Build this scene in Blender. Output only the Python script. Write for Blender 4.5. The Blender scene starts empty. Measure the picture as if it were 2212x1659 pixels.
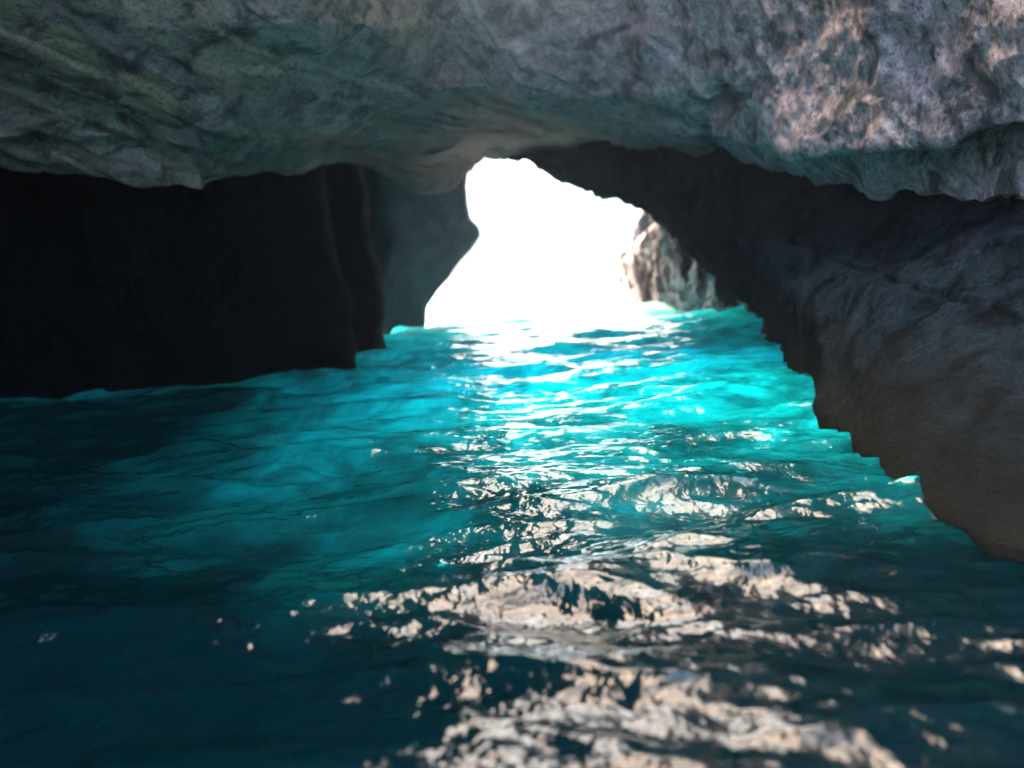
import bpy, math, random
import numpy as np

# ------------------------------------------------------------------ scene, camera, sky, sun
sc = bpy.context.scene
COL = sc.collection
R = math.radians
CAM_H, F, CX, CY, PITCH = 0.95, 1916.0, 1106.0, 829.5, 7.57

cam_d = bpy.data.cameras.new("camera")
cam = bpy.data.objects.new("camera", cam_d)
COL.objects.link(cam)
cam.location = (0, 0, CAM_H)
from mathutils import Matrix, Vector
ROLL = 5.0
cam.rotation_euler = (Matrix.Rotation(R(90 - PITCH), 3, 'X') @ Matrix.Rotation(-R(ROLL), 3, 'Z')).to_euler()
cam_d.sensor_width = 36
cam_d.lens = 36 * F / 2212
cam_d.clip_start = 0.05
cam_d.clip_end = 6000
cam_d.dof.use_dof = True
cam_d.dof.focus_distance = 4.0
cam_d.dof.aperture_fstop = 1.2
sc.camera = cam

SUN_EL, SUN_AZ = R(58), R(-76)          # the sun stands high to the left, outside the arch
sd = np.array([math.sin(SUN_AZ) * math.cos(SUN_EL), math.cos(SUN_AZ) * math.cos(SUN_EL), math.sin(SUN_EL)])

world = bpy.data.worlds.new("World")
sc.world = world
world.use_nodes = True
wn, wl = world.node_tree.nodes, world.node_tree.links
wn.clear()
wo = wn.new("ShaderNodeOutputWorld")
bg = wn.new("ShaderNodeBackground")
bg.inputs["Strength"].default_value = 0.15
sky = wn.new("ShaderNodeTexSky")
sky.sky_type = 'NISHITA'
sky.sun_disc = False
sky.sun_elevation = SUN_EL
sky.sun_rotation = SUN_AZ
sky.air_density = 1.0
sky.dust_density = 4.0
sky.ozone_density = 1.0
# hand-set sky boost: warm ahead for the glitter, bright behind for the ceiling
tc = wn.new("ShaderNodeTexCoord")
dot = wn.new("ShaderNodeVectorMath"); dot.operation = 'DOT_PRODUCT'
dot.inputs[1].default_value = (math.sin(R(12)), math.cos(R(12)), 0)
mr = wn.new("ShaderNodeMapRange")
mr.inputs['From Min'].default_value = -0.4
mr.inputs['From Max'].default_value = 0.3
tint = wn.new("ShaderNodeMix"); tint.data_type = 'RGBA'
tint.inputs['A'].default_value = (4.9, 4.5, 4.1, 1)
# ahead: milder at the horizon, strongest higher up, added for the glitter
sepz = wn.new("ShaderNodeSeparateXYZ"); wl.new(tc.outputs['Generated'], sepz.inputs[0])
mz = wn.new("ShaderNodeMapRange"); mz.inputs['From Min'].default_value = 0.12; mz.inputs['From Max'].default_value = 0.36
front = wn.new("ShaderNodeMix"); front.data_type = 'RGBA'
front.inputs['A'].default_value = (4.4, 3.9, 3.6, 1)
front.inputs['B'].default_value = (12.0, 8.5, 5.1, 1)
wl.new(sepz.outputs['Z'], mz.inputs['Value'])
wl.new(mz.outputs['Result'], front.inputs['Factor'])
wl.new(front.outputs['Result'], tint.inputs['B'])
mul = wn.new("ShaderNodeMix"); mul.data_type = 'RGBA'; mul.blend_type = 'MULTIPLY'
mul.inputs['Factor'].default_value = 1
wl.new(tc.outputs['Generated'], dot.inputs[0])
wl.new(dot.outputs['Value'], mr.inputs['Value'])
wl.new(mr.outputs['Result'], tint.inputs['Factor'])
wl.new(sky.outputs['Color'], mul.inputs['A'])
wl.new(tint.outputs['Result'], mul.inputs['B'])
# noise added to the sky to vary the glints: brighter and dimmer parts
cn = wn.new("ShaderNodeTexNoise"); cn.inputs['Scale'].default_value = 4.5; cn.inputs['Detail'].default_value = 6
cm = wn.new("ShaderNodeMapRange"); cm.inputs['From Min'].default_value = 0.36; cm.inputs['From Max'].default_value = 0.66
cm.inputs['To Min'].default_value = 0.5; cm.inputs['To Max'].default_value = 1.9
cl = wn.new("ShaderNodeVectorMath"); cl.operation = 'SCALE'
wl.new(tc.outputs['Generated'], cn.inputs['Vector']); wl.new(cn.outputs['Fac'], cm.inputs['Value'])
wl.new(mul.outputs['Result'], cl.inputs[0]); wl.new(cm.outputs['Result'], cl.inputs['Scale'])
wl.new(cl.outputs[0], bg.inputs['Color'])
wl.new(bg.outputs['Background'], wo.inputs['Surface'])

sun_d = bpy.data.lights.new("sun", 'SUN')
sun_d.energy = 4.0
sun_d.angle = R(0.5)
sun_d.color = (1.0, 0.93, 0.82)
sun = bpy.data.objects.new("sun", sun_d)
COL.objects.link(sun)
from mathutils import Vector
sun.rotation_euler = Vector(sd).to_track_quat('Z', 'Y').to_euler()
sun.location = (0, 0, 40)

sc.view_settings.view_transform = 'Standard'
sc.view_settings.look = 'None'
sc.view_settings.gamma = 1
sc.view_settings.exposure = 2.2
sc.cycles.max_bounces = 8
sc.cycles.diffuse_bounces = 5
sc.cycles.glossy_bounces = 4
sc.cycles.use_denoising = True
sc.cycles.sample_clamp_indirect = 10

# ------------------------------------------------------------------ helpers
def at(px, py, d):
    """point at forward distance d seen in direction (px, py); arrays allowed"""
    px, py, d = np.broadcast_arrays(np.asarray(px, float), np.asarray(py, float), np.asarray(d, float))
    dx, dy = px - CX, py - CY
    xx = (dx * math.cos(R(ROLL)) - dy * math.sin(R(ROLL))) / F
    yy = -(dx * math.sin(R(ROLL)) + dy * math.cos(R(ROLL))) / F
    p = R(PITCH)
    fw = np.cos(p) + yy * np.sin(p)
    up = yy * np.cos(p) - np.sin(p)
    return np.stack([xx / fw * d, d, CAM_H + up / fw * d], -1)

def shore(px, py):
    """the point of the water level seen in direction (px, py)"""
    p = at(px, py, 1.0)
    d = CAM_H / (CAM_H - p[2])
    return at(px, py, d)

def _hash(ix, iy, iz, seed):
    h = (ix * 374761393 + iy * 668265263 + iz * 1274126177 + seed * 974634777) & 0xffffffff
    h = ((h ^ (h >> 13)) * 1103515245) & 0xffffffff
    h = ((h ^ (h >> 16)) * 2654435761) & 0xffffffff
    return ((h >> 8) & 0xffff) / 65535.0 * 2 - 1

def vnoise(P, seed=0):
    Pi = np.floor(P).astype(np.int64)
    f = P - Pi
    f = f * f * f * (f * (f * 6 - 15) + 10)
    out = 0
    for dx in (0, 1):
        wx = f[..., 0] if dx else 1 - f[..., 0]
        for dy in (0, 1):
            wy = f[..., 1] if dy else 1 - f[..., 1]
            for dz in (0, 1):
                wz = f[..., 2] if dz else 1 - f[..., 2]
                out = out + wx * wy * wz * _hash(Pi[..., 0] + dx, Pi[..., 1] + dy, Pi[..., 2] + dz, seed)
    return out

def fbm(P, scale, octaves=4, seed=0, ridged=False, gain=0.5):
    a, s, tot, nrm = 1.0, scale, 0, 0
    for o in range(octaves):
        # rotate the lattice each octave so no axis shows
        c, q = math.cos(0.7 + o * 1.3), math.sin(0.7 + o * 1.3)
        X = P[..., 0] * c - P[..., 1] * q
        Y = P[..., 0] * q + P[..., 1] * c
        Z = P[..., 2] * math.cos(.5) - Y * math.sin(.5)
        Y = P[..., 2] * math.sin(.5) + Y * math.cos(.5)
        n = vnoise(np.stack([X, Y, Z], -1) * s + o * 17.3, seed + o)
        if ridged:
            n = 1 - 2 * np.abs(n)
        tot = tot + a * n
        nrm += a
        a *= gain
        s *= 2.07
    return tot / nrm

def grid_normals(P):
    du = np.gradient(P, axis=1)
    dv = np.gradient(P, axis=0)
    n = np.cross(du, dv)
    return n / np.maximum(np.linalg.norm(n, axis=-1, keepdims=True), 1e-9)

def smooth_field(N, k=4):
    for _ in range(k):
        A = N.copy()
        A[1:-1] += N[:-2] + N[2:]
        A[:, 1:-1] += N[:, :-2] + N[:, 2:]
        N = A / np.maximum(np.linalg.norm(A, axis=-1, keepdims=True), 1e-9)
    return N

def mesh_from_grid(name, P, mat, smooth=True, closed_u=False):
    nv, nu = P.shape[:2]
    idx = np.arange(nv * nu).reshape(nv, nu)
    a = idx[:-1, :-1].ravel(); b = idx[:-1, 1:].ravel(); c = idx[1:, 1:].ravel(); d = idx[1:, :-1].ravel()
    faces = np.stack([a, b, c, d], -1)
    me = bpy.data.meshes.new(name)
    me.vertices.add(nv * nu)
    me.vertices.foreach_set("co", P.reshape(-1).astype(np.float32))
    me.loops.add(faces.size)
    me.loops.foreach_set("vertex_index", faces.ravel().astype(np.int32))
    me.polygons.add(len(faces))
    me.polygons.foreach_set("loop_start", (np.arange(len(faces)) * 4).astype(np.int32))
    me.polygons.foreach_set("loop_total", np.full(len(faces), 4, np.int32))
    me.polygons.foreach_set("use_smooth", np.full(len(faces), smooth))
    me.update(calc_edges=True)
    me.materials.append(mat)
    o = bpy.data.objects.new(name, me)
    COL.objects.link(o)
    return o

def tag(o, label=None, cat=None, kind=None, group=None):
    if label: o['label'] = label
    if cat: o['category'] = cat
    if kind: o['kind'] = kind
    if group: o['group'] = group
    return o

def loft(rows, counts):
    """rows: list of (nu,3) arrays; counts: segments between neighbouring rows"""
    out = []
    for k in range(len(rows) - 1):
        n = counts[k]
        for j in range(n):
            t = j / n
            out.append(rows[k] * (1 - t) + rows[k + 1] * t)
    out.append(rows[-1])
    return np.array(out)

def relax(P, axis, k):
    for _ in range(k):
        Q = P.copy()
        if axis == 0:
            Q[1:-1] = (P[:-2] + 2 * P[1:-1] + P[2:]) / 4
        else:
            Q[:, 1:-1] = (P[:, :-2] + 2 * P[:, 1:-1] + P[:, 2:]) / 4
        P = Q
    return P

# ------------------------------------------------------------------ materials
def nodes_of(name):
    m = bpy.data.materials.new(name)
    m.use_nodes = True
    nt = m.node_tree
    nt.nodes.clear()
    out = nt.nodes.new("ShaderNodeOutputMaterial")
    b = nt.nodes.new("ShaderNodeBsdfPrincipled")
    nt.links.new(b.outputs[0], out.inputs['Surface'])
    return m, nt, b

def noise_node(nt, vec, scale, detail=6, rough=0.6, dist=0.0):
    n = nt.nodes.new("ShaderNodeTexNoise")
    n.inputs['Scale'].default_value = scale
    n.inputs['Detail'].default_value = detail
    n.inputs['Roughness'].default_value = rough
    n.inputs['Distortion'].default_value = dist
    nt.links.new(vec, n.inputs['Vector'])
    return n.outputs['Fac']

def remap(nt, v, a, b, c=0.0, d=1.0):
    n = nt.nodes.new("ShaderNodeMapRange")
    n.inputs['From Min'].default_value = a
    n.inputs['From Max'].default_value = b
    n.inputs['To Min'].default_value = c
    n.inputs['To Max'].default_value = d
    nt.links.new(v, n.inputs['Value'])
    return n.outputs['Result']

def mixc(nt, f, a, b, mode='MIX'):
    n = nt.nodes.new("ShaderNodeMix"); n.data_type = 'RGBA'; n.blend_type = mode
    for s, v in (('Factor', f), ('A', a), ('B', b)):
        if isinstance(v, (int, float)):
            n.inputs[s].default_value = v
        elif isinstance(v, tuple):
            n.inputs[s].default_value = (*v, 1)
        else:
            nt.links.new(v, n.inputs[s])
    return n.outputs['Result']

def math_node(nt, op, a, b=None):
    n = nt.nodes.new("ShaderNodeMath"); n.operation = op
    for i, v in enumerate((a, b)):
        if v is None: continue
        if isinstance(v, (int, float)): n.inputs[i].default_value = v
        else: nt.links.new(v, n.inputs[i])
    return n.outputs[0]

def stretched(nt, vec, axis, along, across):
    """object coordinates compressed along one world direction"""
    a = np.array(axis, float); a /= np.linalg.norm(a)
    b = np.cross(a, (0, 0, 1)); b /= np.linalg.norm(b)
    c = np.cross(a, b)
    comb = nt.nodes.new("ShaderNodeCombineXYZ")
    for i, (v, s) in enumerate(((a, along), (b, across), (c, across))):
        d = nt.nodes.new("ShaderNodeVectorMath"); d.operation = 'DOT_PRODUCT'
        nt.links.new(vec, d.inputs[0])
        d.inputs[1].default_value = tuple(v * s)
        nt.links.new(d.outputs['Value'], comb.inputs[i])
    return comb.outputs[0]

STRATA = at(520, 400, 8.6) - at(0, 190, 6.6)

def rock_material(name, base, light, dark, streak=None, axis=STRATA, along=0.25, across=1.4,
                  bump=0.5, wet=None, rough=0.85, side=None, far=None, crevice=None, spec=0.12):
    m, nt, b = nodes_of(name)
    tcn = nt.nodes.new("ShaderNodeTexCoord")
    vec = tcn.outputs['Object']
    sv = stretched(nt, vec, axis, along, across)
    n1 = noise_node(nt, vec, 1.1, 8, 0.62, 0.3)
    n2 = noise_node(nt, sv, 2.3, 9, 0.66, 0.4)
    n3 = noise_node(nt, vec, 9.0, 8, 0.7)
    n4 = noise_node(nt, vec, 30.0, 5, 0.7)
    c = mixc(nt, remap(nt, n2, 0.36, 0.64), base, light)
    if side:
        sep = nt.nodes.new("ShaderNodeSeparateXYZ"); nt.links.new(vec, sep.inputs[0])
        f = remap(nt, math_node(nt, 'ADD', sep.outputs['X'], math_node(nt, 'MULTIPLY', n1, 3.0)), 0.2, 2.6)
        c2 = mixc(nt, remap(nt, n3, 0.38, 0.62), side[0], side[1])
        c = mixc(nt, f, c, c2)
    if streak:
        n5 = noise_node(nt, stretched(nt, vec, axis, along * 0.45, across * 1.3), 1.9, 5, 0.55, 0.5)
        f5 = remap(nt, n5, 0.50, 0.60)
        if side:
            f5 = math_node(nt, 'MULTIPLY', f5, remap(nt, f, 0.0, 1.0, 1.0, 0.15))
        c = mixc(nt, math_node(nt, 'MULTIPLY', f5, 0.5), c, streak)
    n6 = noise_node(nt, vec, 3.6, 9, 0.72, 0.6)
    c = mixc(nt, remap(nt, n6, 0.48, 0.60, 0, 0.9), c, dark)
    c = mixc(nt, remap(nt, n4, 0.5, 0.64, 0, 0.65), c, dark)
    if wet:
        sep2 = nt.nodes.new("ShaderNodeSeparateXYZ"); nt.links.new(vec, sep2.inputs[0])
        fw = remap(nt, math_node(nt, 'ADD', sep2.outputs['Z'], math_node(nt, 'MULTIPLY', n1, 0.5)), 0.3, 0.85, 1, 0)
        c = mixc(nt, fw, c, wet)
    if crevice:
        n7 = noise_node(nt, stretched(nt, vec, axis, 0.22, 1.0), 3.2, 7, 0.6, 0.5)
        c = mixc(nt, remap(nt, n7, 0.48, 0.56), crevice, c)
    if far:  # darker and redder towards the arch, offsetting the water's teal bounce
        sep3 = nt.nodes.new("ShaderNodeSeparateXYZ"); nt.links.new(vec, sep3.inputs[0])
        ff = remap(nt, math_node(nt, 'ADD', sep3.outputs['Y'], math_node(nt, 'MULTIPLY', n1, 2.0)), 8.0, 11.0)
        c = mixc(nt, ff, c, mixc(nt, n3, far, tuple(0.4 * q for q in far)))
    nt.links.new(c, b.inputs['Base Color'])
    b.inputs['Roughness'].default_value = rough
    b.inputs['Specular IOR Level'].default_value = spec
    vo = nt.nodes.new("ShaderNodeTexVoronoi"); vo.inputs['Scale'].default_value = 7.0
    nt.links.new(vec, vo.inputs['Vector'])
    h = math_node(nt, 'ADD', math_node(nt, 'MULTIPLY', n3, 0.09), math_node(nt, 'MULTIPLY', n4, 0.03))
    h = math_node(nt, 'ADD', h, math_node(nt, 'MULTIPLY', n2, 0.10))
    h = math_node(nt, 'ADD', h, math_node(nt, 'MULTIPLY', n6, -0.16))
    h = math_node(nt, 'ADD', h, math_node(nt, 'MULTIPLY', vo.outputs['Distance'], 0.03))
    bp = nt.nodes.new("ShaderNodeBump")
    bp.inputs['Strength'].default_value = bump
    bp.inputs['Distance'].default_value = 1.0
    nt.links.new(h, bp.inputs['Height'])
    nt.links.new(bp.outputs[0], b.inputs['Normal'])
    return m

M_CEIL = rock_material("ceiling limestone", (0.18, 0.178, 0.165), (0.40, 0.375, 0.32), (0.035, 0.045, 0.05),
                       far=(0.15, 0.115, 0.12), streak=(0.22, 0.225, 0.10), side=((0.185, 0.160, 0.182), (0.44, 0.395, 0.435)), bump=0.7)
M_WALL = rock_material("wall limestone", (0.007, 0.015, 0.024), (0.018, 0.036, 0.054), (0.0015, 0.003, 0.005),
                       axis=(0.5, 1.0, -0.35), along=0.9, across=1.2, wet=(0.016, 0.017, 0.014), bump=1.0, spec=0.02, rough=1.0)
M_DARK = rock_material("shade-dark limestone", (0.001, 0.002, 0.0024), (0.002, 0.004, 0.0046), (0.0005, 0.001, 0.0012),
                       axis=(0.05, 0.1, 1.0), along=0.8, across=1.2, bump=0.7, spec=0.03)  # shade of the left recess put into the rock colour
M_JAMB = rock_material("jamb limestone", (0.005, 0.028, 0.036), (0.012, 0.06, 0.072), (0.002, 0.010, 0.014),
                       axis=(0.3, 1.0, -0.2), along=0.4, across=1.3, bump=0.45)  # teal of the water's bounced light put into this colour
M_OUT = rock_material("outcrop limestone", (0.34, 0.33, 0.38), (0.75, 0.72, 0.80), (0.03, 0.03, 0.045),
                      axis=(0.03, 0.02, 1.0), along=0.16, across=1.1, bump=0.8, crevice=(0.012, 0.013, 0.018))

# water: glossy skin over turquoise sea that carries light sideways
mw, nt, wb = nodes_of("turquoise sea water")
tcn = nt.nodes.new("ShaderNodeTexCoord")
# the underwater glow is painted: turquoise towards the arch, dark near the boat
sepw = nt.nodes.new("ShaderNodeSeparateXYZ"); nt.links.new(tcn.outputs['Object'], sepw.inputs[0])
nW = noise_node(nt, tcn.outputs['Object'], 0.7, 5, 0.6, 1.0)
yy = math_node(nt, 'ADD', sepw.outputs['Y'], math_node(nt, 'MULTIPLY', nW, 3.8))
fglow = math_node(nt, 'POWER', remap(nt, yy, 4.0, 9.6), 1.7)
# shade painted into the water along the left wall
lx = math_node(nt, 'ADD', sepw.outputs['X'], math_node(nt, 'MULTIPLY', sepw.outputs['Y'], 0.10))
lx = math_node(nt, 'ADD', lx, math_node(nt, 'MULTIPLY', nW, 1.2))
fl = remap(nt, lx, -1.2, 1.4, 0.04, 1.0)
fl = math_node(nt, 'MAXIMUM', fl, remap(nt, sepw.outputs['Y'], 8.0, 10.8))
fglow = math_node(nt, 'MULTIPLY', fglow, fl)
nS = noise_node(nt, tcn.outputs['Object'], 1.7, 7, 0.62, 1.4)      # random mottling of the turquoise
fglow = math_node(nt, 'MULTIPLY', fglow, remap(nt, nS, 0.38, 0.62, 0.35, 1.25))
cw = mixc(nt, fglow, (0.0, 0.0055, 0.0075), (0.0, 0.90, 0.92))
cw = mixc(nt, remap(nt, sepw.outputs['Y'], 13.0, 16.5), cw, (0.50, 0.56, 0.56))    # paler, greyer water outside the arch
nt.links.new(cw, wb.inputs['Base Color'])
wb.inputs['Subsurface Weight'].default_value = 1.0
wb.inputs['Subsurface Radius'].default_value = (0.15, 1.0, 1.05)
wb.inputs['Subsurface Scale'].default_value = 1.3
wb.inputs['Roughness'].default_value = 0.09
wb.inputs['IOR'].default_value = 1.333
nA = noise_node(nt, tcn.outputs['Object'], 9.0, 3, 0.5, 0.3)
nB = noise_node(nt, tcn.outputs['Object'], 24.0, 2, 0.5, 0.2)
hh = math_node(nt, 'ADD', math_node(nt, 'MULTIPLY', nA, 0.020), math_node(nt, 'MULTIPLY', nB, 0.004))
bp = nt.nodes.new("ShaderNodeBump"); bp.inputs['Strength'].default_value = 0.8; bp.inputs['Distance'].default_value = 1.0
nt.links.new(hh, bp.inputs['Height']); nt.links.new(bp.outputs[0], wb.inputs['Normal'])
M_WATER = mw

# ------------------------------------------------------------------ water
def wave_tile(size, n, lmin, lmax, rms, seed, spread=1.2, power=1.6, wind=(0.15, 1.0)):
    rng = np.random.default_rng(seed)
    k1 = np.fft.fftfreq(n, size / n) * 2 * np.pi
    KX, KY = np.meshgrid(k1, k1, indexing='ij')
    K = np.hypot(KX, KY); K[0, 0] = 1
    lam = 2 * np.pi / K
    A = K ** (-power - 0.5) * (lam > lmin) * (lam < lmax)
    w = np.array(wind) / np.hypot(*wind)
    cosd = (KX * w[0] + KY * w[1]) / K
    A = A * (0.06 + np.abs(cosd) ** (2 / spread))
    A[0, 0] = 0
    S = A * (rng.normal(size=(n, n)) + 1j * rng.normal(size=(n, n)))
    H = np.fft.ifft2(S)
    Hx = np.fft.ifft2(S * (1j * KX / K)); Hy = np.fft.ifft2(S * (1j * KY / K))
    s = rms / H.real.std()
    return [H.real * s, Hx.real * s, Hy.real * s]

def sample(tile, size, X, Y):
    n = tile.shape[0]
    u = (X / size * n) % n; v = (Y / size * n) % n
    i = np.floor(u).astype(int); j = np.floor(v).astype(int)
    fu = u - i; fv = v - j
    i %= n; j %= n
    i2 = (i + 1) % n; j2 = (j + 1) % n
    return (tile[i, j] * (1 - fu) * (1 - fv) + tile[i2, j] * fu * (1 - fv)
            + tile[i, j2] * (1 - fu) * fv + tile[i2, j2] * fu * fv)

def axis_points(lo, hi, f):
    pts = [lo]
    while pts[-1] < hi:
        pts.append(pts[-1] + f(pts[-1]))
    return np.array(pts)

def build_water():
    ys = axis_points(-60, 3000, lambda y: 0.010 if 1.0 < y < 2.5 else (0.004 * y if 2.5 <= y < 40 else
                     (max(0.010, 0.06 * (1.0 - y)) if y <= 1.0 else 0.05 * (y - 36))))
    half = axis_points(0, 800, lambda x: 0.013 if x < 3.6 else (0.013 + (x - 3.6) * 0.04))
    xs = np.concatenate([-half[:0:-1], half]) + 0.8
    X, Y = np.meshgrid(xs, ys)
    dist = np.hypot(X, Y)
    big = wave_tile(16.0, 512, 1.5, 6.5, 0.030, 5, 1.3, 1.5)
    chop = wave_tile(12.0, 512, 0.5, 1.6, 0.026, 6, 0.6, 1.5)
    mid = wave_tile(6.5, 512, 0.17, 0.55, 0.0100, 8, 0.5, 1.5)
    small = wave_tile(3.1, 512, 0.05, 0.17, 0.0026, 11, 0.45, 1.2)
    fade = lambda a, b: np.clip((b - dist) / (b - a), 0, 1)
    P = np.stack([X, Y, np.zeros_like(X)], -1)
    for t, size, wgt, ch in ((big, 16.0, fade(60, 200), 0.3), (chop, 12.0, fade(40, 120), 0.5), (mid, 6.5, fade(18, 45), 0.9), (small, 3.1, fade(7, 16), 0.7)):
        P[..., 2] += sample(t[0], size, X, Y) * wgt
        P[..., 0] += sample(t[1], size, X, Y) * wgt * ch
        P[..., 1] += sample(t[2], size, X, Y) * wgt * ch
    # a closed body of water: skirt and bottom
    lo = P.copy()
    rows = P
    nv, nu = P.shape[:2]
    idx = np.arange(nv * nu).reshape(nv, nu)
    a = idx[:-1, :-1].ravel(); b = idx[:-1, 1:].ravel(); c = idx[1:, 1:].ravel(); d = idx[1:, :-1].ravel()
    faces = [np.stack([a, b, c, d], -1)]
    ring = np.concatenate([idx[0, :-1], idx[:-1, -1], idx[-1, :0:-1], idx[:0:-1, 0]])
    nr = len(ring)
    low = P.reshape(-1, 3)[ring].copy(); low[:, 2] = -8.0
    low_i = nv * nu + np.arange(nr)
    r2 = np.roll(ring, -1); l2 = np.roll(low_i, -1)
    faces.append(np.stack([ring, low_i, l2, r2], -1))
    V = np.concatenate([P.reshape(-1, 3), low])
    fq = np.concatenate(faces)
    me = bpy.data.meshes.new("water")
    me.vertices.add(len(V)); me.vertices.foreach_set("co", V.ravel().astype(np.float32))
    loops = np.concatenate([fq.ravel(), low_i[::-1]])
    me.loops.add(len(loops)); me.loops.foreach_set("vertex_index", loops.astype(np.int32))
    starts = np.concatenate([np.arange(len(fq)) * 4, [fq.size]])
    tot = np.concatenate([np.full(len(fq), 4), [nr]])
    me.polygons.add(len(starts))
    me.polygons.foreach_set("loop_start", starts.astype(np.int32))
    me.polygons.foreach_set("loop_total", tot.astype(np.int32))
    me.polygons.foreach_set("use_smooth", np.concatenate([np.ones(len(fq), bool), [False]]))
    me.update(calc_edges=True)
    me.validate()
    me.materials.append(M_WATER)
    o = bpy.data.objects.new("water", me)
    COL.objects.link(o)
    return tag(o, "rippled turquoise sea water filling the cave", "water", "structure")

build_water()
# sea bed under the water
me = bpy.data.meshes.new("seabed")
me.from_pydata([(-900, -80, -8.5), (900, -80, -8.5), (900, 3200, -8.5), (-900, 3200, -8.5)], [], [(0, 1, 2, 3)])
me.materials.append(M_DARK)
so = bpy.data.objects.new("seabed", me); COL.objects.link(so); tag(so, kind="structure")

# ------------------------------------------------------------------ cave ceiling
def K(px, pairs):
    a = np.array(pairs, float)
    return np.interp(px, a[:, 0], a[:, 1])

LIP = [(-1500, 340), (-600, 365), (0, 385), (100, 395), (200, 405), (330, 420), (440, 433), (490, 425), (540, 400), (580, 380),
       (640, 365), (690, 352), (730, 342), (760, 345), (800, 355), (850, 380), (900, 405), (935, 408), (985, 372),
       (1010, 350), (1040, 325), (1130, 322), (1200, 328), (1300, 325), (1450, 318), (1590, 328), (1640, 335),
       (1700, 352), (1800, 387), (1900, 417), (1940, 397), (2050, 402), (2130, 438), (2212, 425), (2800, 450), (3600, 450)]
LIPD = [(-1500, 5.5), (-600, 6.6), (0, 7.4), (440, 7.8), (540, 8.2), (580, 8.6), (700, 9.8), (800, 10.8), (935, 12.3), (1040, 14.0), (1130, 14.2),
        (1200, 14.1), (1300, 12.8), (1500, 9.9), (1640, 8.3), (1800, 6.8), (1940, 5.8), (2212, 4.5), (2800, 3.4), (3600, 2.8)]

def groove(P, pts, width, depth, N):
    """carve a groove along a polyline of world points"""
    best = np.full(P.shape[:2], 1e9)
    for a, b in zip(pts[:-1], pts[1:]):
        a = np.array(a); b = np.array(b)
        ab = b - a
        t = np.clip(((P - a) @ ab) / (ab @ ab), 0, 1)
        q = np.linalg.norm(P - (a + t[..., None] * ab), axis=-1)
        best = np.minimum(best, q)
    w = np.exp(-(best / width) ** 2)
    return P - N * (depth * w)[..., None]

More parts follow.
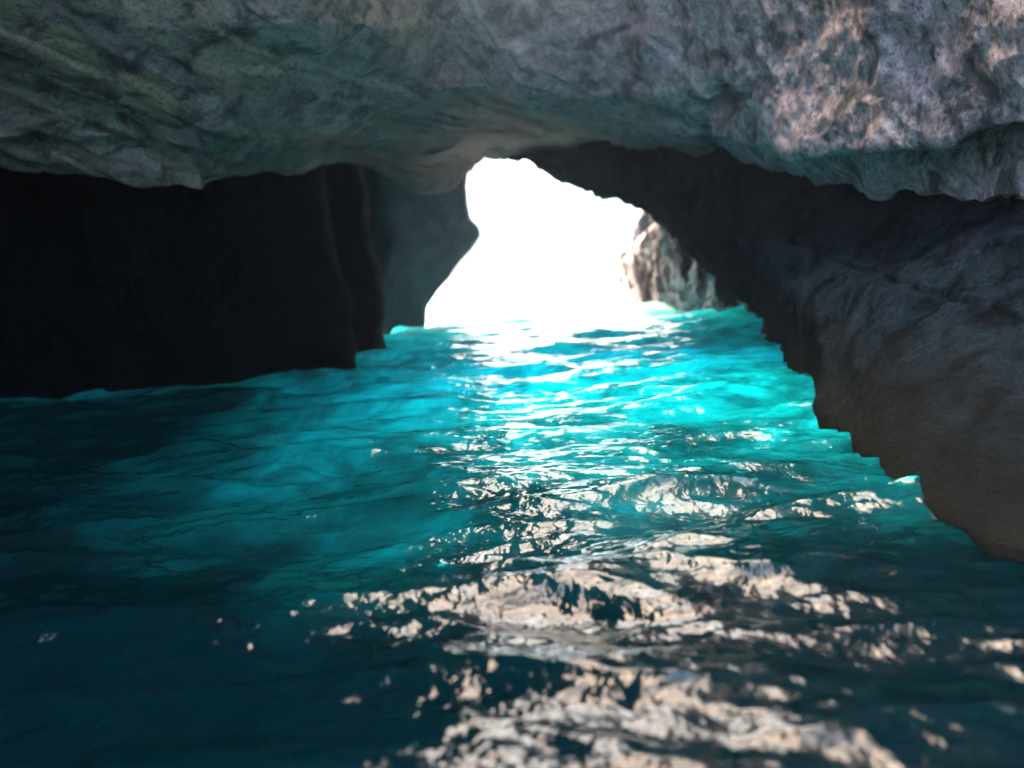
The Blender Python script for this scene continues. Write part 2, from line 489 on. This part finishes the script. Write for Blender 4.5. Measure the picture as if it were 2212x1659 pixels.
def build_ceiling():
    px = np.linspace(-1500, 3600, 1150)
    # more columns inside the frame
    px = np.concatenate([np.linspace(-1500, -60, 90)[:-1], np.linspace(-60, 2270, 1000), np.linspace(2270, 3600, 80)[1:]])
    X5 = (px - CX) / F
    rows = []
    # an unseen roof gap above and ahead of the boat, shaped for the glitter
    wob = 26 * np.sin(px * 0.013) + 14 * np.sin(px * 0.041 + 1)
    g = np.clip((px + wob - 880) / 90, 0, 1) * np.clip((1830 + wob - px) / 110, 0, 1)
    g = (g * g * (3 - 2 * g))[:, None]
    r3 = at(px, -150 + 1.2 * wob + 75 * g[:, 0], K(px, [(-1500, 4.4), (0, 5.0), (700, 6.0), (950, 7.4), (1350, 7.5), (1700, 5.8), (1900, 4.7), (2212, 3.7), (3600, 2.5)]))
    o0 = np.stack([X5 * 7, np.full_like(px, -2.0), np.full_like(px, 5.4)], -1)
    o1 = np.stack([X5 * 6.5, np.full_like(px, 0.2), np.full_like(px, 4.9)], -1)
    o2 = np.stack([X5 * 6, np.full_like(px, 2.6), np.full_like(px, 4.1)], -1)
    rows.append(o0 * (1 - g) + (r3 + np.array([0.1, 2.2, 0.55])) * g)
    rows.append(o1 * (1 - g) + (r3 + np.array([0, 0.9, 0.45])) * g)
    rows.append(o2 * (1 - g) + (r3 + np.array([0, 0.15, 0.25])) * g)
    rows.append(r3)
    rows.append(at(px, 60, K(px, [(-1500, 4.7), (0, 5.7), (700, 6.3), (950, 7.7), (1350, 7.7), (1700, 5.95), (1900, 4.8), (2212, 3.8), (3600, 2.6)])))
    rows.append(at(px, K(px, [(-1500, 180), (0, 200), (600, 190), (1100, 200), (1500, 190), (1560, 200), (2050, 190), (2212, 170), (3600, 170)]),
                   K(px, [(-1500, 4.9), (0, 6.2), (500, 6.7), (950, 8.1), (1330, 8.1), (1560, 7.0), (1700, 6.1), (1900, 4.95), (2212, 3.95), (3600, 2.65)])))
    y6 = K(px, [(-1500, 290), (0, 300), (440, 330), (700, 280), (1100, 280), (1400, 275), (1540, 280), (1590, 290), (1640, 312), (1720, 325), (1900, 320), (2060, 305), (2100, 270), (2212, 255), (3600, 250)])
    d6 = K(px, [(-1500, 5.1), (0, 6.75), (440, 7.2), (700, 8.0), (950, 9.4), (1100, 10.2), (1300, 9.6), (1500, 8.0), (1590, 7.2), (1700, 6.2), (1900, 5.05), (2212, 4.05), (3600, 2.7)])
    rows.append(at(px, y6, d6))
    ov = K(px, [(1500, 0), (1600, 1), (3600, 1)])
    rows.append(at(px, y6 - 22 * ov, d6 + 0.15 + 0.45 * ov))
    lip = K(px, LIP); lipd = K(px, LIPD)
    rows.append(at(px, lip * 0.45 + y6 * 0.55, (d6 + lipd) / 2 + 0.25 * ov))
    L = at(px, lip, lipd)
    rows.append(L)
    # behind the lip the roof rises into the dark, runs back to the arch and out
    b1 = L + np.array([0, 0.6, 0.2]); rows.append(b1)
    back = np.maximum(lipd + 2.0, 0)
    b2 = L.copy(); b2[:, 1] += 1.3; b2[:, 2] = np.maximum(b2[:, 2] + 0.7, 3.0); rows.append(b2)
    b3 = b2.copy(); b3[:, 1] = np.maximum(b2[:, 1] + 0.5, 15.9); b3[:, 2] = np.maximum(b2[:, 2], 3.9)
    rows.append(b3)
    b4 = b3.copy(); b4[:, 1] = 16.3; b4[:, 2] = 10 - 4.6 * g[:, 0]; b4[:, 0] = X5 * 7 + np.sign(X5) * 26 * np.maximum(np.abs(X5 - 0.1) - 0.4, 0); rows.append(b4)
    b5 = b4.copy(); b5[:, 1] = -2.7 + 13.4 * g[:, 0]; b5[:, 2] = 10 - 5.9 * g[:, 0]; rows.append(b5)
    b6 = rows[0].copy(); b6[:, 1] += -0.15 + 0.5 * g[:, 0]; b6[:, 2] += 0.1; rows.append(b6)
    n = [10, 14, 22, 60, 60, 50, 10, 40, 40, 14, 12, 24, 14, 16, 8]
    P = loft(rows, n)
    vis = sum(n[:10])
    P[:vis - 6] = relax(relax(P[:vis - 6], 0, 3), 1, 2)
    N = smooth_field(-grid_normals(P), 6)
    # make the normals point down / inward for the visible part
    flip = N[vis // 2, 500, 2] > 0
    if flip: N = -N
    d = np.linalg.norm(P - np.array([0, 0, CAM_H]), axis=-1)
    amp = np.clip(d / 9, 0.45, 1.5)
    rightness = np.clip((P[..., 0] + 0.4 + 0.8 * fbm(P, 0.5, 2, 3)) / 2.0, 0, 1)
    a = STRATA / np.linalg.norm(STRATA)
    along = P @ a
    Q = P - along[..., None] * a * 0.78
    D = 0.10 * fbm(P, 0.55, 3, 20)
    D += 0.13 * fbm(Q, 1.5, 5, 40, gain=0.55) * (1 - 0.3 * rightness)
    led = fbm(Q, 1.1, 3, 77)
    lf = led * 5; fr = lf - np.floor(lf)
    D += 0.20 * ((np.floor(lf) + np.clip(fr * 5, 0, 1)) / 5) * (1 - 0.3 * rightness)
    D += rightness * (0.085 * fbm(P, 1.25, 4, 60, ridged=True, gain=0.5) + 0.03 * fbm(P, 5, 3, 62) + 0.014 * fbm(P, 12, 2, 65))
    D += 0.012 * fbm(P, 8, 3, 66)
    D *= np.clip((13.5 - P[..., 1]) / 5, 0.5, 1)
    D += 0.04 * fbm(P, 4.0, 3, 67) * np.clip((P[..., 1] - 9) / 4, 0, 1)
    P = P + N * (D * amp)[..., None]
    cr = lambda l: [at(*q) for q in l]
    # big cleft running down across the right of the roof, and finer ones
    P = groove(P, cr([(2010, 30, 5.6), (1900, 70, 6.0), (1760, 130, 6.5), (1640, 180, 6.8), (1560, 215, 7.0), (1545, 275, 7.8)]), 0.10, 0.40, N)
    P = groove(P, cr([(0, 160, 5.8), (160, 220, 6.3), (330, 300, 7.2), (470, 350, 7.9), (600, 390, 8.4)]), 0.05, 0.16, N)
    P = groove(P, cr([(60, 40, 4.9), (180, 105, 5.3), (300, 160, 5.9), (420, 190, 6.3)]), 0.05, 0.15, N)
    P = groove(P, cr([(660, 60, 5.3), (820, 130, 6.0), (960, 160, 6.8), (1090, 170, 7.3)]), 0.06, 0.18, N)
    o = mesh_from_grid("cave_ceiling", P, M_CEIL)
    return tag(o, "low rough limestone roof over the water, greenish left, pale violet-grey right", "cave roof", "structure")

build_ceiling()

# ------------------------------------------------------------------ right wall and arch
def resample(keys, n):
    """keys (k,m) -> (n,m), spaced by key index with smoothing"""
    keys = np.array(keys, float)
    seg = np.linalg.norm(np.diff(keys, axis=0), axis=1)
    t = np.concatenate([[0], np.cumsum(seg)])
    u = np.linspace(0, t[-1], n)
    return np.stack([np.interp(u, t, keys[:, i]) for i in range(keys.shape[1])], -1)

def build_right_wall():
    E = [(1060, 322, 22.3, 1060), (1110, 323, 22.2, 1110), (1132, 326, 22.1, 1140), (1155, 352, 22.0, 1190), (1200, 370, 21.8, 1240), (1215, 372, 21.7, 1270), (1240, 388, 21.5, 1310),
         (1285, 410, 21.2, 1380), (1300, 421, 21.0, 1410), (1340, 433, 20.6, 1470), (1385, 442, 20.3, 1540), (1400, 452, 20.0, 1570), (1412, 472, 19.9, 1610),
         (1460, 502, 19.5, 1680), (1500, 545, 19.1, 1730), (1540, 585, 18.8, 1780), (1580, 622, 18.4, 1810), (1620, 650, 18.1, 1830), (1645, 688, 0, 1850),
         (1655, 712, 0, 1862), (1680, 760, 0, 1885), (1710, 795, 0, 1910), (1760, 832, 0, 1950), (1772, 848, 0, 1975), (1760, 870, 0, 1990),
         (1778, 896, 0, 2020), (1836, 930, 0, 2060), (1860, 970, 0, 2085), 
         (2000, 1095, 0, 2200), (2130, 1170, 0, 2330), (2220, 1200, 0, 2450), (2360, 1290, 0, 2750)]
    edge = [at(a, b, c * 0.636) if c else shore(a, b) for a, b, c, t in E]
    top = [at(t, K(t, LIP) - 36, K(t, LIPD) + 0.55) for a, b, c, t in E]
    for (xe, ye, xt, yt) in ((2.5, 2.0, 3.4, 2.0), (2.8, 0.6, 3.8, 0.6), (3.2, -0.8, 4.3, -0.8), (4.0, -2, 5, -2)):
        edge.append(np.array([xe, ye, 0.0])); top.append(np.array([xt, yt, 2.6]))
    both = np.concatenate([np.array(edge), np.array(top)], axis=1)
    i_corner = 18
    # equal attention in the picture: spacing by apparent size
    n_keys = len(both)
    w = np.array([1.0] * n_keys)
    u = np.arange(n_keys)
    scr = np.array([[a / 1.0, b] for a, b, c, t in E] + [[2700, 1500], [3000, 1600], [3100, 1700], [3200, 1750]], float)
    tt = np.concatenate([[0], np.cumsum(np.linalg.norm(np.diff(scr, axis=0), axis=1))])
    uu = np.linspace(0, tt[-1], 900)
    B = np.stack([np.interp(uu, tt, both[:, i]) for i in range(6)], -1)
    kk = np.interp(uu, tt, u)
    Ed, Tp = B[:, :3], B[:, 3:]
    open_side = np.clip((i_corner + 1.2 - kk) / 1.2, 0, 1)[:, None]      # 1 on the arch, 0 along the waterline
    mid = 0.5 * (Ed + Tp)
    # gently bulging face
    q1 = Tp * 0.68 + Ed * 0.32 + np.array([-0.12, -0.10, 0])
    q2 = Tp * 0.34 + Ed * 0.66 + np.array([-0.10, -0.08, 0])
    up = Tp + np.array([0.6, 0.8, 2.2])
    far = Tp + np.array([5.0, 1.5, 3.0]); 
    f_open = Ed + np.array([0.25, 1.0, 0.25])
    f_open2 = Ed + np.array([1.6, 2.4, 1.2])
    f_wat = Ed + np.array([-0.05, 0, -0.5])
    f_wat2 = Ed + np.array([0.3, 0, -2.0])
    F1 = f_open * open_side + f_wat * (1 - open_side)
    F2 = f_open2 * open_side + f_wat2 * (1 - open_side)
    F3 = F2 + np.array([6.0, 1.0, 0.0])
    F3[:, 2] = np.where(open_side[:, 0] > 0.5, 4.6, -2.5)
    rows = [far, up, Tp, q1, q2, Ed, F1, F2, F3]
    n = [6, 14, 90, 110, 90, 26, 14, 6]
    P = loft(rows, n)
    P[12:-44] = relax(P[12:-44], 0, 6)
    # the face is one continuous slab: even it out along its length, leaving the foot and the arch edge alone
    S = P.copy()
    kw = 140
    for _ in range(3):
        pad = np.concatenate([np.repeat(S[:, :1], kw, 1), S, np.repeat(S[:, -1:], kw, 1)], 1)
        cs = np.cumsum(np.concatenate([np.zeros_like(pad[:, :1]), pad], 1), 1)
        S = (cs[:, 2 * kw + 1:] - cs[:, :-2 * kw - 1]) / (2 * kw + 1)
    row = np.arange(P.shape[0])
    w = np.clip((sum(n[:5]) - 12 - row) / 150.0, 0, 1) * np.clip(row / 20.0, 0, 1)
    w = (w * w * (3 - 2 * w))[:, None, None]
    P = P * (1 - w) + S * w
    P = relax(P, 1, 8)
    N = smooth_field(grid_normals(P), 6)
    if N[150, 600, 0] > 0: N = -N
    d = np.linalg.norm(P - np.array([0, 0, CAM_H]), axis=-1)
    a = np.array((0.4, 1.0, -0.5)); a /= np.linalg.norm(a)
    Q = P - (P @ a)[..., None] * a * 0.4
    led = fbm(Q, 1.0, 3, 170) * 4; fr = led - np.floor(led)
    D = 0.10 * ((np.floor(led) + np.clip(fr * 5, 0, 1)) / 4) + 0.10 * fbm(P, 0.7, 3, 120) + 0.05 * fbm(Q, 1.9, 4, 140) + 0.035 * fbm(P, 3.1, 4, 150, ridged=True) + 0.014 * fbm(P, 11, 3, 160)
    D += 0.10 * fbm(P, 1.5, 4, 190, ridged=True, gain=0.55)
    D *= np.clip(0.4 + P[..., 2] * 1.1, 0.4, 1)
    D += 0.035 * fbm(P, 3.2, 3, 180) + 0.03 * fbm(P, 4.2, 3, 185, ridged=True, gain=0.5) * np.clip(P[..., 2] * 2, 0, 1)
    P = P + N * (D * np.clip(d / 10, 0.5, 1.0))[..., None]
    # long joints running down the slab towards the water
    def on(px, py):
        # nearest point of the surface seen in that direction
        v = at(px, py, 1.0) - np.array([0, 0, CAM_H]); v /= np.linalg.norm(v)
        q = P - np.array([0, 0, CAM_H]); t = q @ v
        e = np.linalg.norm(q - t[..., None] * v, axis=-1) / np.maximum(t, 0.1) + (t < 1) * 9
        return P[np.unravel_index(np.argmin(e), e.shape)].copy()
    for path, wd, dp in (([(1700, 520), (1850, 580), (1980, 625), (2100, 650), (2230, 690)], 0.02, 0.035),
                         ([(2150, 560), (2190, 700), (2170, 850)], 0.015, 0.025)):
        P = groove(P, [on(*q) for q in path], wd, dp, N)
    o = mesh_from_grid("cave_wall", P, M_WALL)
    return tag(o, "dark sloping grey-brown rock wall right of the sea opening", "cave wall", "structure")

build_right_wall()

# ------------------------------------------------------------------ left walls
def plan_wall(name, plan, zs, mat, seed, n_u=400, n_z=160, amp=1.0, lean=None, vertical=0.5, flute=0.0, round_k=2):
    pl = resample(plan, n_u)
    z = np.linspace(zs[0], zs[1], n_z)
    P = np.zeros((n_z, n_u, 3))
    P[..., 0] = pl[None, :, 0]; P[..., 1] = pl[None, :, 1]; P[..., 2] = z[:, None]
    P = relax(P, 1, round_k)
    if lean: P = lean(P)
    N = smooth_field(grid_normals(P), 4)
    Q = P * np.array([1, 1, vertical])
    D = 0.16 * fbm(Q, 0.6, 3, seed) + 0.08 * fbm(Q, 1.9, 4, seed + 10, ridged=True) + 0.02 * fbm(Q, 7, 3, seed + 20)
    if flute:
        D += flute * fbm(P * np.array([1, 1, 0.12]), 1.3, 4, seed + 30, ridged=True)
    P = P + N * (D * amp)[..., None]
    return P

def sh(px, py):
    p = shore(px, py); return (p[0], p[1])
def rough_lean(P):
    z = P[..., 2]
    P = P.copy()
    P[..., 0] += 0.02 * np.sin(z * 2.3 + 0.4) * np.clip(z, 0, 1) + 0.07 * fbm(P * np.array([.3, .3, 1]), 2.2, 3, 700) - 0.04 * np.clip(z - 1.0, 0, 2)
    return P
Aplan = [(-6, -3), (-6.0, -1.5), (-7.0, 0), (-8, 4), sh(-350, 885), sh(0, 866), sh(200, 850), sh(480, 832), sh(600, 821), sh(742, 798)]
x0, y0 = Aplan[-1]
Aplan += [(x0 - 0.3, y0 + 0.9), (x0 - 2, y0 + 1.6), (x0 - 9, y0 + 2)]
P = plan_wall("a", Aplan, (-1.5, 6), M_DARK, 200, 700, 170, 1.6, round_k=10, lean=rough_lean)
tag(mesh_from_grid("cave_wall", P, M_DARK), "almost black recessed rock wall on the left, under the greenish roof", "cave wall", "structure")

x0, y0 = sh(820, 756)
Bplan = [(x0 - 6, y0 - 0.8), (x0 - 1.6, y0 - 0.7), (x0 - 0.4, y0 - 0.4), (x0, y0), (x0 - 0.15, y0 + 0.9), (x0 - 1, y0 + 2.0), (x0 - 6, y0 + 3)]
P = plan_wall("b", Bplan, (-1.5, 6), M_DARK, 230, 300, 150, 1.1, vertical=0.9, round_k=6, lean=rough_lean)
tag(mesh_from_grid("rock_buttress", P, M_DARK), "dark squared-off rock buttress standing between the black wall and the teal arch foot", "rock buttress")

JX, JY = sh(922, 706)
JE = [(922, 706), (924, 660), (945, 632), (975, 600), (1000, 565), (1022, 540), (1036, 510), (1032, 490), (1016, 470), (1010, 440), (1007, 400), (1015, 365), (1042, 325), (1060, 250), (1070, 150)]
JP = [at(a, b, JY) for a, b in JE]
JZ = [(-1.5, JP[0][0])] + [(p[2], p[0]) for p in JP]
def jamb_lean(P):
    s = K(P[..., 2], JZ)
    w = np.clip((P[..., 1] - (JY - 2.3)) / 2.3, 0, 1) ** 0.8   # the lean is full at the seaward edge
    P = P.copy(); P[..., 0] += (s - JX) * w
    return P
bx, by = sh(800, 727)
Cplan = [(bx - 6, by - 0.8), (bx - 1.5, by - 0.4), (bx, by), ((bx + JX) / 2 - 0.1, (by + JY) / 2), (JX, JY), (JX - 0.2, JY + 1.1), (JX - 1, JY + 2.2), (JX - 4, JY + 3), (-20, JY + 4)]
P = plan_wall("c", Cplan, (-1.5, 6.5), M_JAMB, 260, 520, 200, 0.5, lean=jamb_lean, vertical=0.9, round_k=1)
tag(mesh_from_grid("rock_jamb", P, M_JAMB), "leaning rock foot of the arch, coloured teal as if lit by the water, at the left edge of the sea opening", "rock arch foot")

# ------------------------------------------------------------------ outcrop beyond the arch
def build_outcrop():
    nu, nz = 420, 200
    a0, a1, a2, a3 = [np.array(sh(*q)) for q in ((1352, 657), (1440, 662), (1560, 672), (1700, 683))]
    a1 = a0 * 0.75 + a3 * 0.25 + np.array([0.06, -0.38])
    plan = [tuple(a0 + (2.6, 3.2)), tuple(a0 + (0.9, 1.6)), tuple(a0 + (0.16, 0.6)), tuple(a0), tuple(a1), tuple(a0 * .5 + a3 * .5 + (0.06, -0.2)), tuple(a3),
            tuple(a3 + (0.8, -0.4)), tuple(a3 + (3.2, -1.2))]
    pl = resample(plan, nu)
    top = K(pl[:, 0] - a0[0], [(-0.2, 0.3), (0, 0.6), (.13, 0.9), (.22, 1.2), (.32, 1.5), (.48, 1.74), (1.0, 2.15), (2.5, 3.2), (8, 5)])
    t = np.linspace(0, 1, nz)
    P = np.zeros((nz, nu, 3))
    lean = np.array([0.42, 0.55])
    for k, tk in enumerate(t):
        if tk < 0.75:
            s = tk / 0.75
            z = -1.2 + (top + 1.2) * s
            off = 0.18 * s ** 2 * (top / 2.2)
        else:
            s = (tk - 0.75) / 0.25
            z = top + 0.4 * s
            off = 0.18 * (top / 2.2) + 5 * s
        P[k, :, 0] = pl[:, 0] + lean[0] * off * 1.6
        P[k, :, 1] = pl[:, 1] + lean[1] * off
        P[k, :, 2] = z
    P = relax(P, 1, 2)
    N = smooth_field(grid_normals(P), 4)
    if N[60, nu // 2, 1] > 0: N = -N
    V = P * np.array([1, 1, 0.13])
    D = 0.09 * fbm(V, 1.7, 3, 300, ridged=True) + 0.14 * fbm(P * np.array([1, 1, .3]), 2.7, 5, 310, ridged=True, gain=0.6) + 0.20 * fbm(P * np.array([1, 1, .6]), 1.5, 4, 320) + 0.07 * fbm(P, 5, 4, 330, ridged=True)
    P = P + N * (D * 0.9)[..., None]
    o = mesh_from_grid("rock_outcrop", P, M_OUT)
    return tag(o, "fluted pale and dark rock outcrop in daylight outside the arch", "rock outcrop")
build_outcrop()

# ------------------------------------------------------------------ headland far off
def build_headland():
    nu, nv = 260, 90
    u = np.linspace(0, 1, nu); v = np.linspace(0, 1, nv)
    U, V = np.meshgrid(u, v)
    X = at(1300, 530, 118)[0] + 110 * U
    Y = 118 - 10 * np.sin(U * 5) + V * 60
    prof = np.interp(U, [0, 0.01, 0.04, 0.12, 0.4, 1], [1.8, 3.3, 4.0, 4.6, 7, 12])
    Z = -1 + (prof + 1) * np.clip(V * 6, 0, 1) ** 0.7 + V * 1.5
    Pp = np.stack([X, Y, Z], -1)
    Pp[..., 2] += 0.8 * fbm(Pp, 0.12, 4, 400) * np.clip(V * 6, 0, 1)
    Pp[..., 0] += 0.9 * fbm(Pp, 0.2, 4, 410); Pp[..., 1] += 0.9 * fbm(Pp, 0.2, 4, 420)
    m, nt, b = nodes_of("scrubby headland")
    t = nt.nodes.new("ShaderNodeTexCoord"); s = nt.nodes.new("ShaderNodeSeparateXYZ")
    nt.links.new(t.outputs['Object'], s.inputs[0])
    n1 = noise_node(nt, t.outputs['Object'], 0.35, 8, 0.65)
    f = remap(nt, math_node(nt, 'ADD', s.outputs['Z'], math_node(nt, 'MULTIPLY', n1, 1.0)), 1.2, 1.8)
    c = mixc(nt, n1, (0.42, 0.40, 0.34), (0.55, 0.52, 0.46))
    g = mixc(nt, n1, (0.025, 0.045, 0.012), (0.06, 0.08, 0.025))
    nt.links.new(mixc(nt, f, c, g), b.inputs['Base Color'])
    b.inputs['Roughness'].default_value = 0.9
    o = mesh_from_grid("headland", Pp, m)
    return tag(o, "distant green scrubby headland seen left of the fluted outcrop", "headland", "structure")
build_headland()

# ------------------------------------------------------------------ added scattering volume for lens bloom round the opening
import bmesh
mh = bpy.data.materials.new("bloom_haze"); mh.use_nodes = True; nt = mh.node_tree; nt.nodes.clear()
o = nt.nodes.new("ShaderNodeOutputMaterial"); v = nt.nodes.new("ShaderNodeVolumePrincipled")
v.inputs['Color'].default_value = (0.66, 0.82, 1, 1)
v.inputs['Density'].default_value = 0.010
v.inputs['Anisotropy'].default_value = 0.88
nt.links.new(v.outputs[0], o.inputs['Volume'])
me = bpy.data.meshes.new("bloom_haze"); bm = bmesh.new(); bmesh.ops.create_cube(bm, size=1)
bmesh.ops.scale(bm, vec=(2000, 3400, 34), verts=bm.verts); bm.to_mesh(me); bm.free()
me.materials.append(mh)
ho = bpy.data.objects.new("bloom_haze", me); COL.objects.link(ho)
ho.location = (0, 1530, 7)
tag(ho, "added thin volume standing in for lens bloom round the sea opening", "bloom_haze", "stuff")
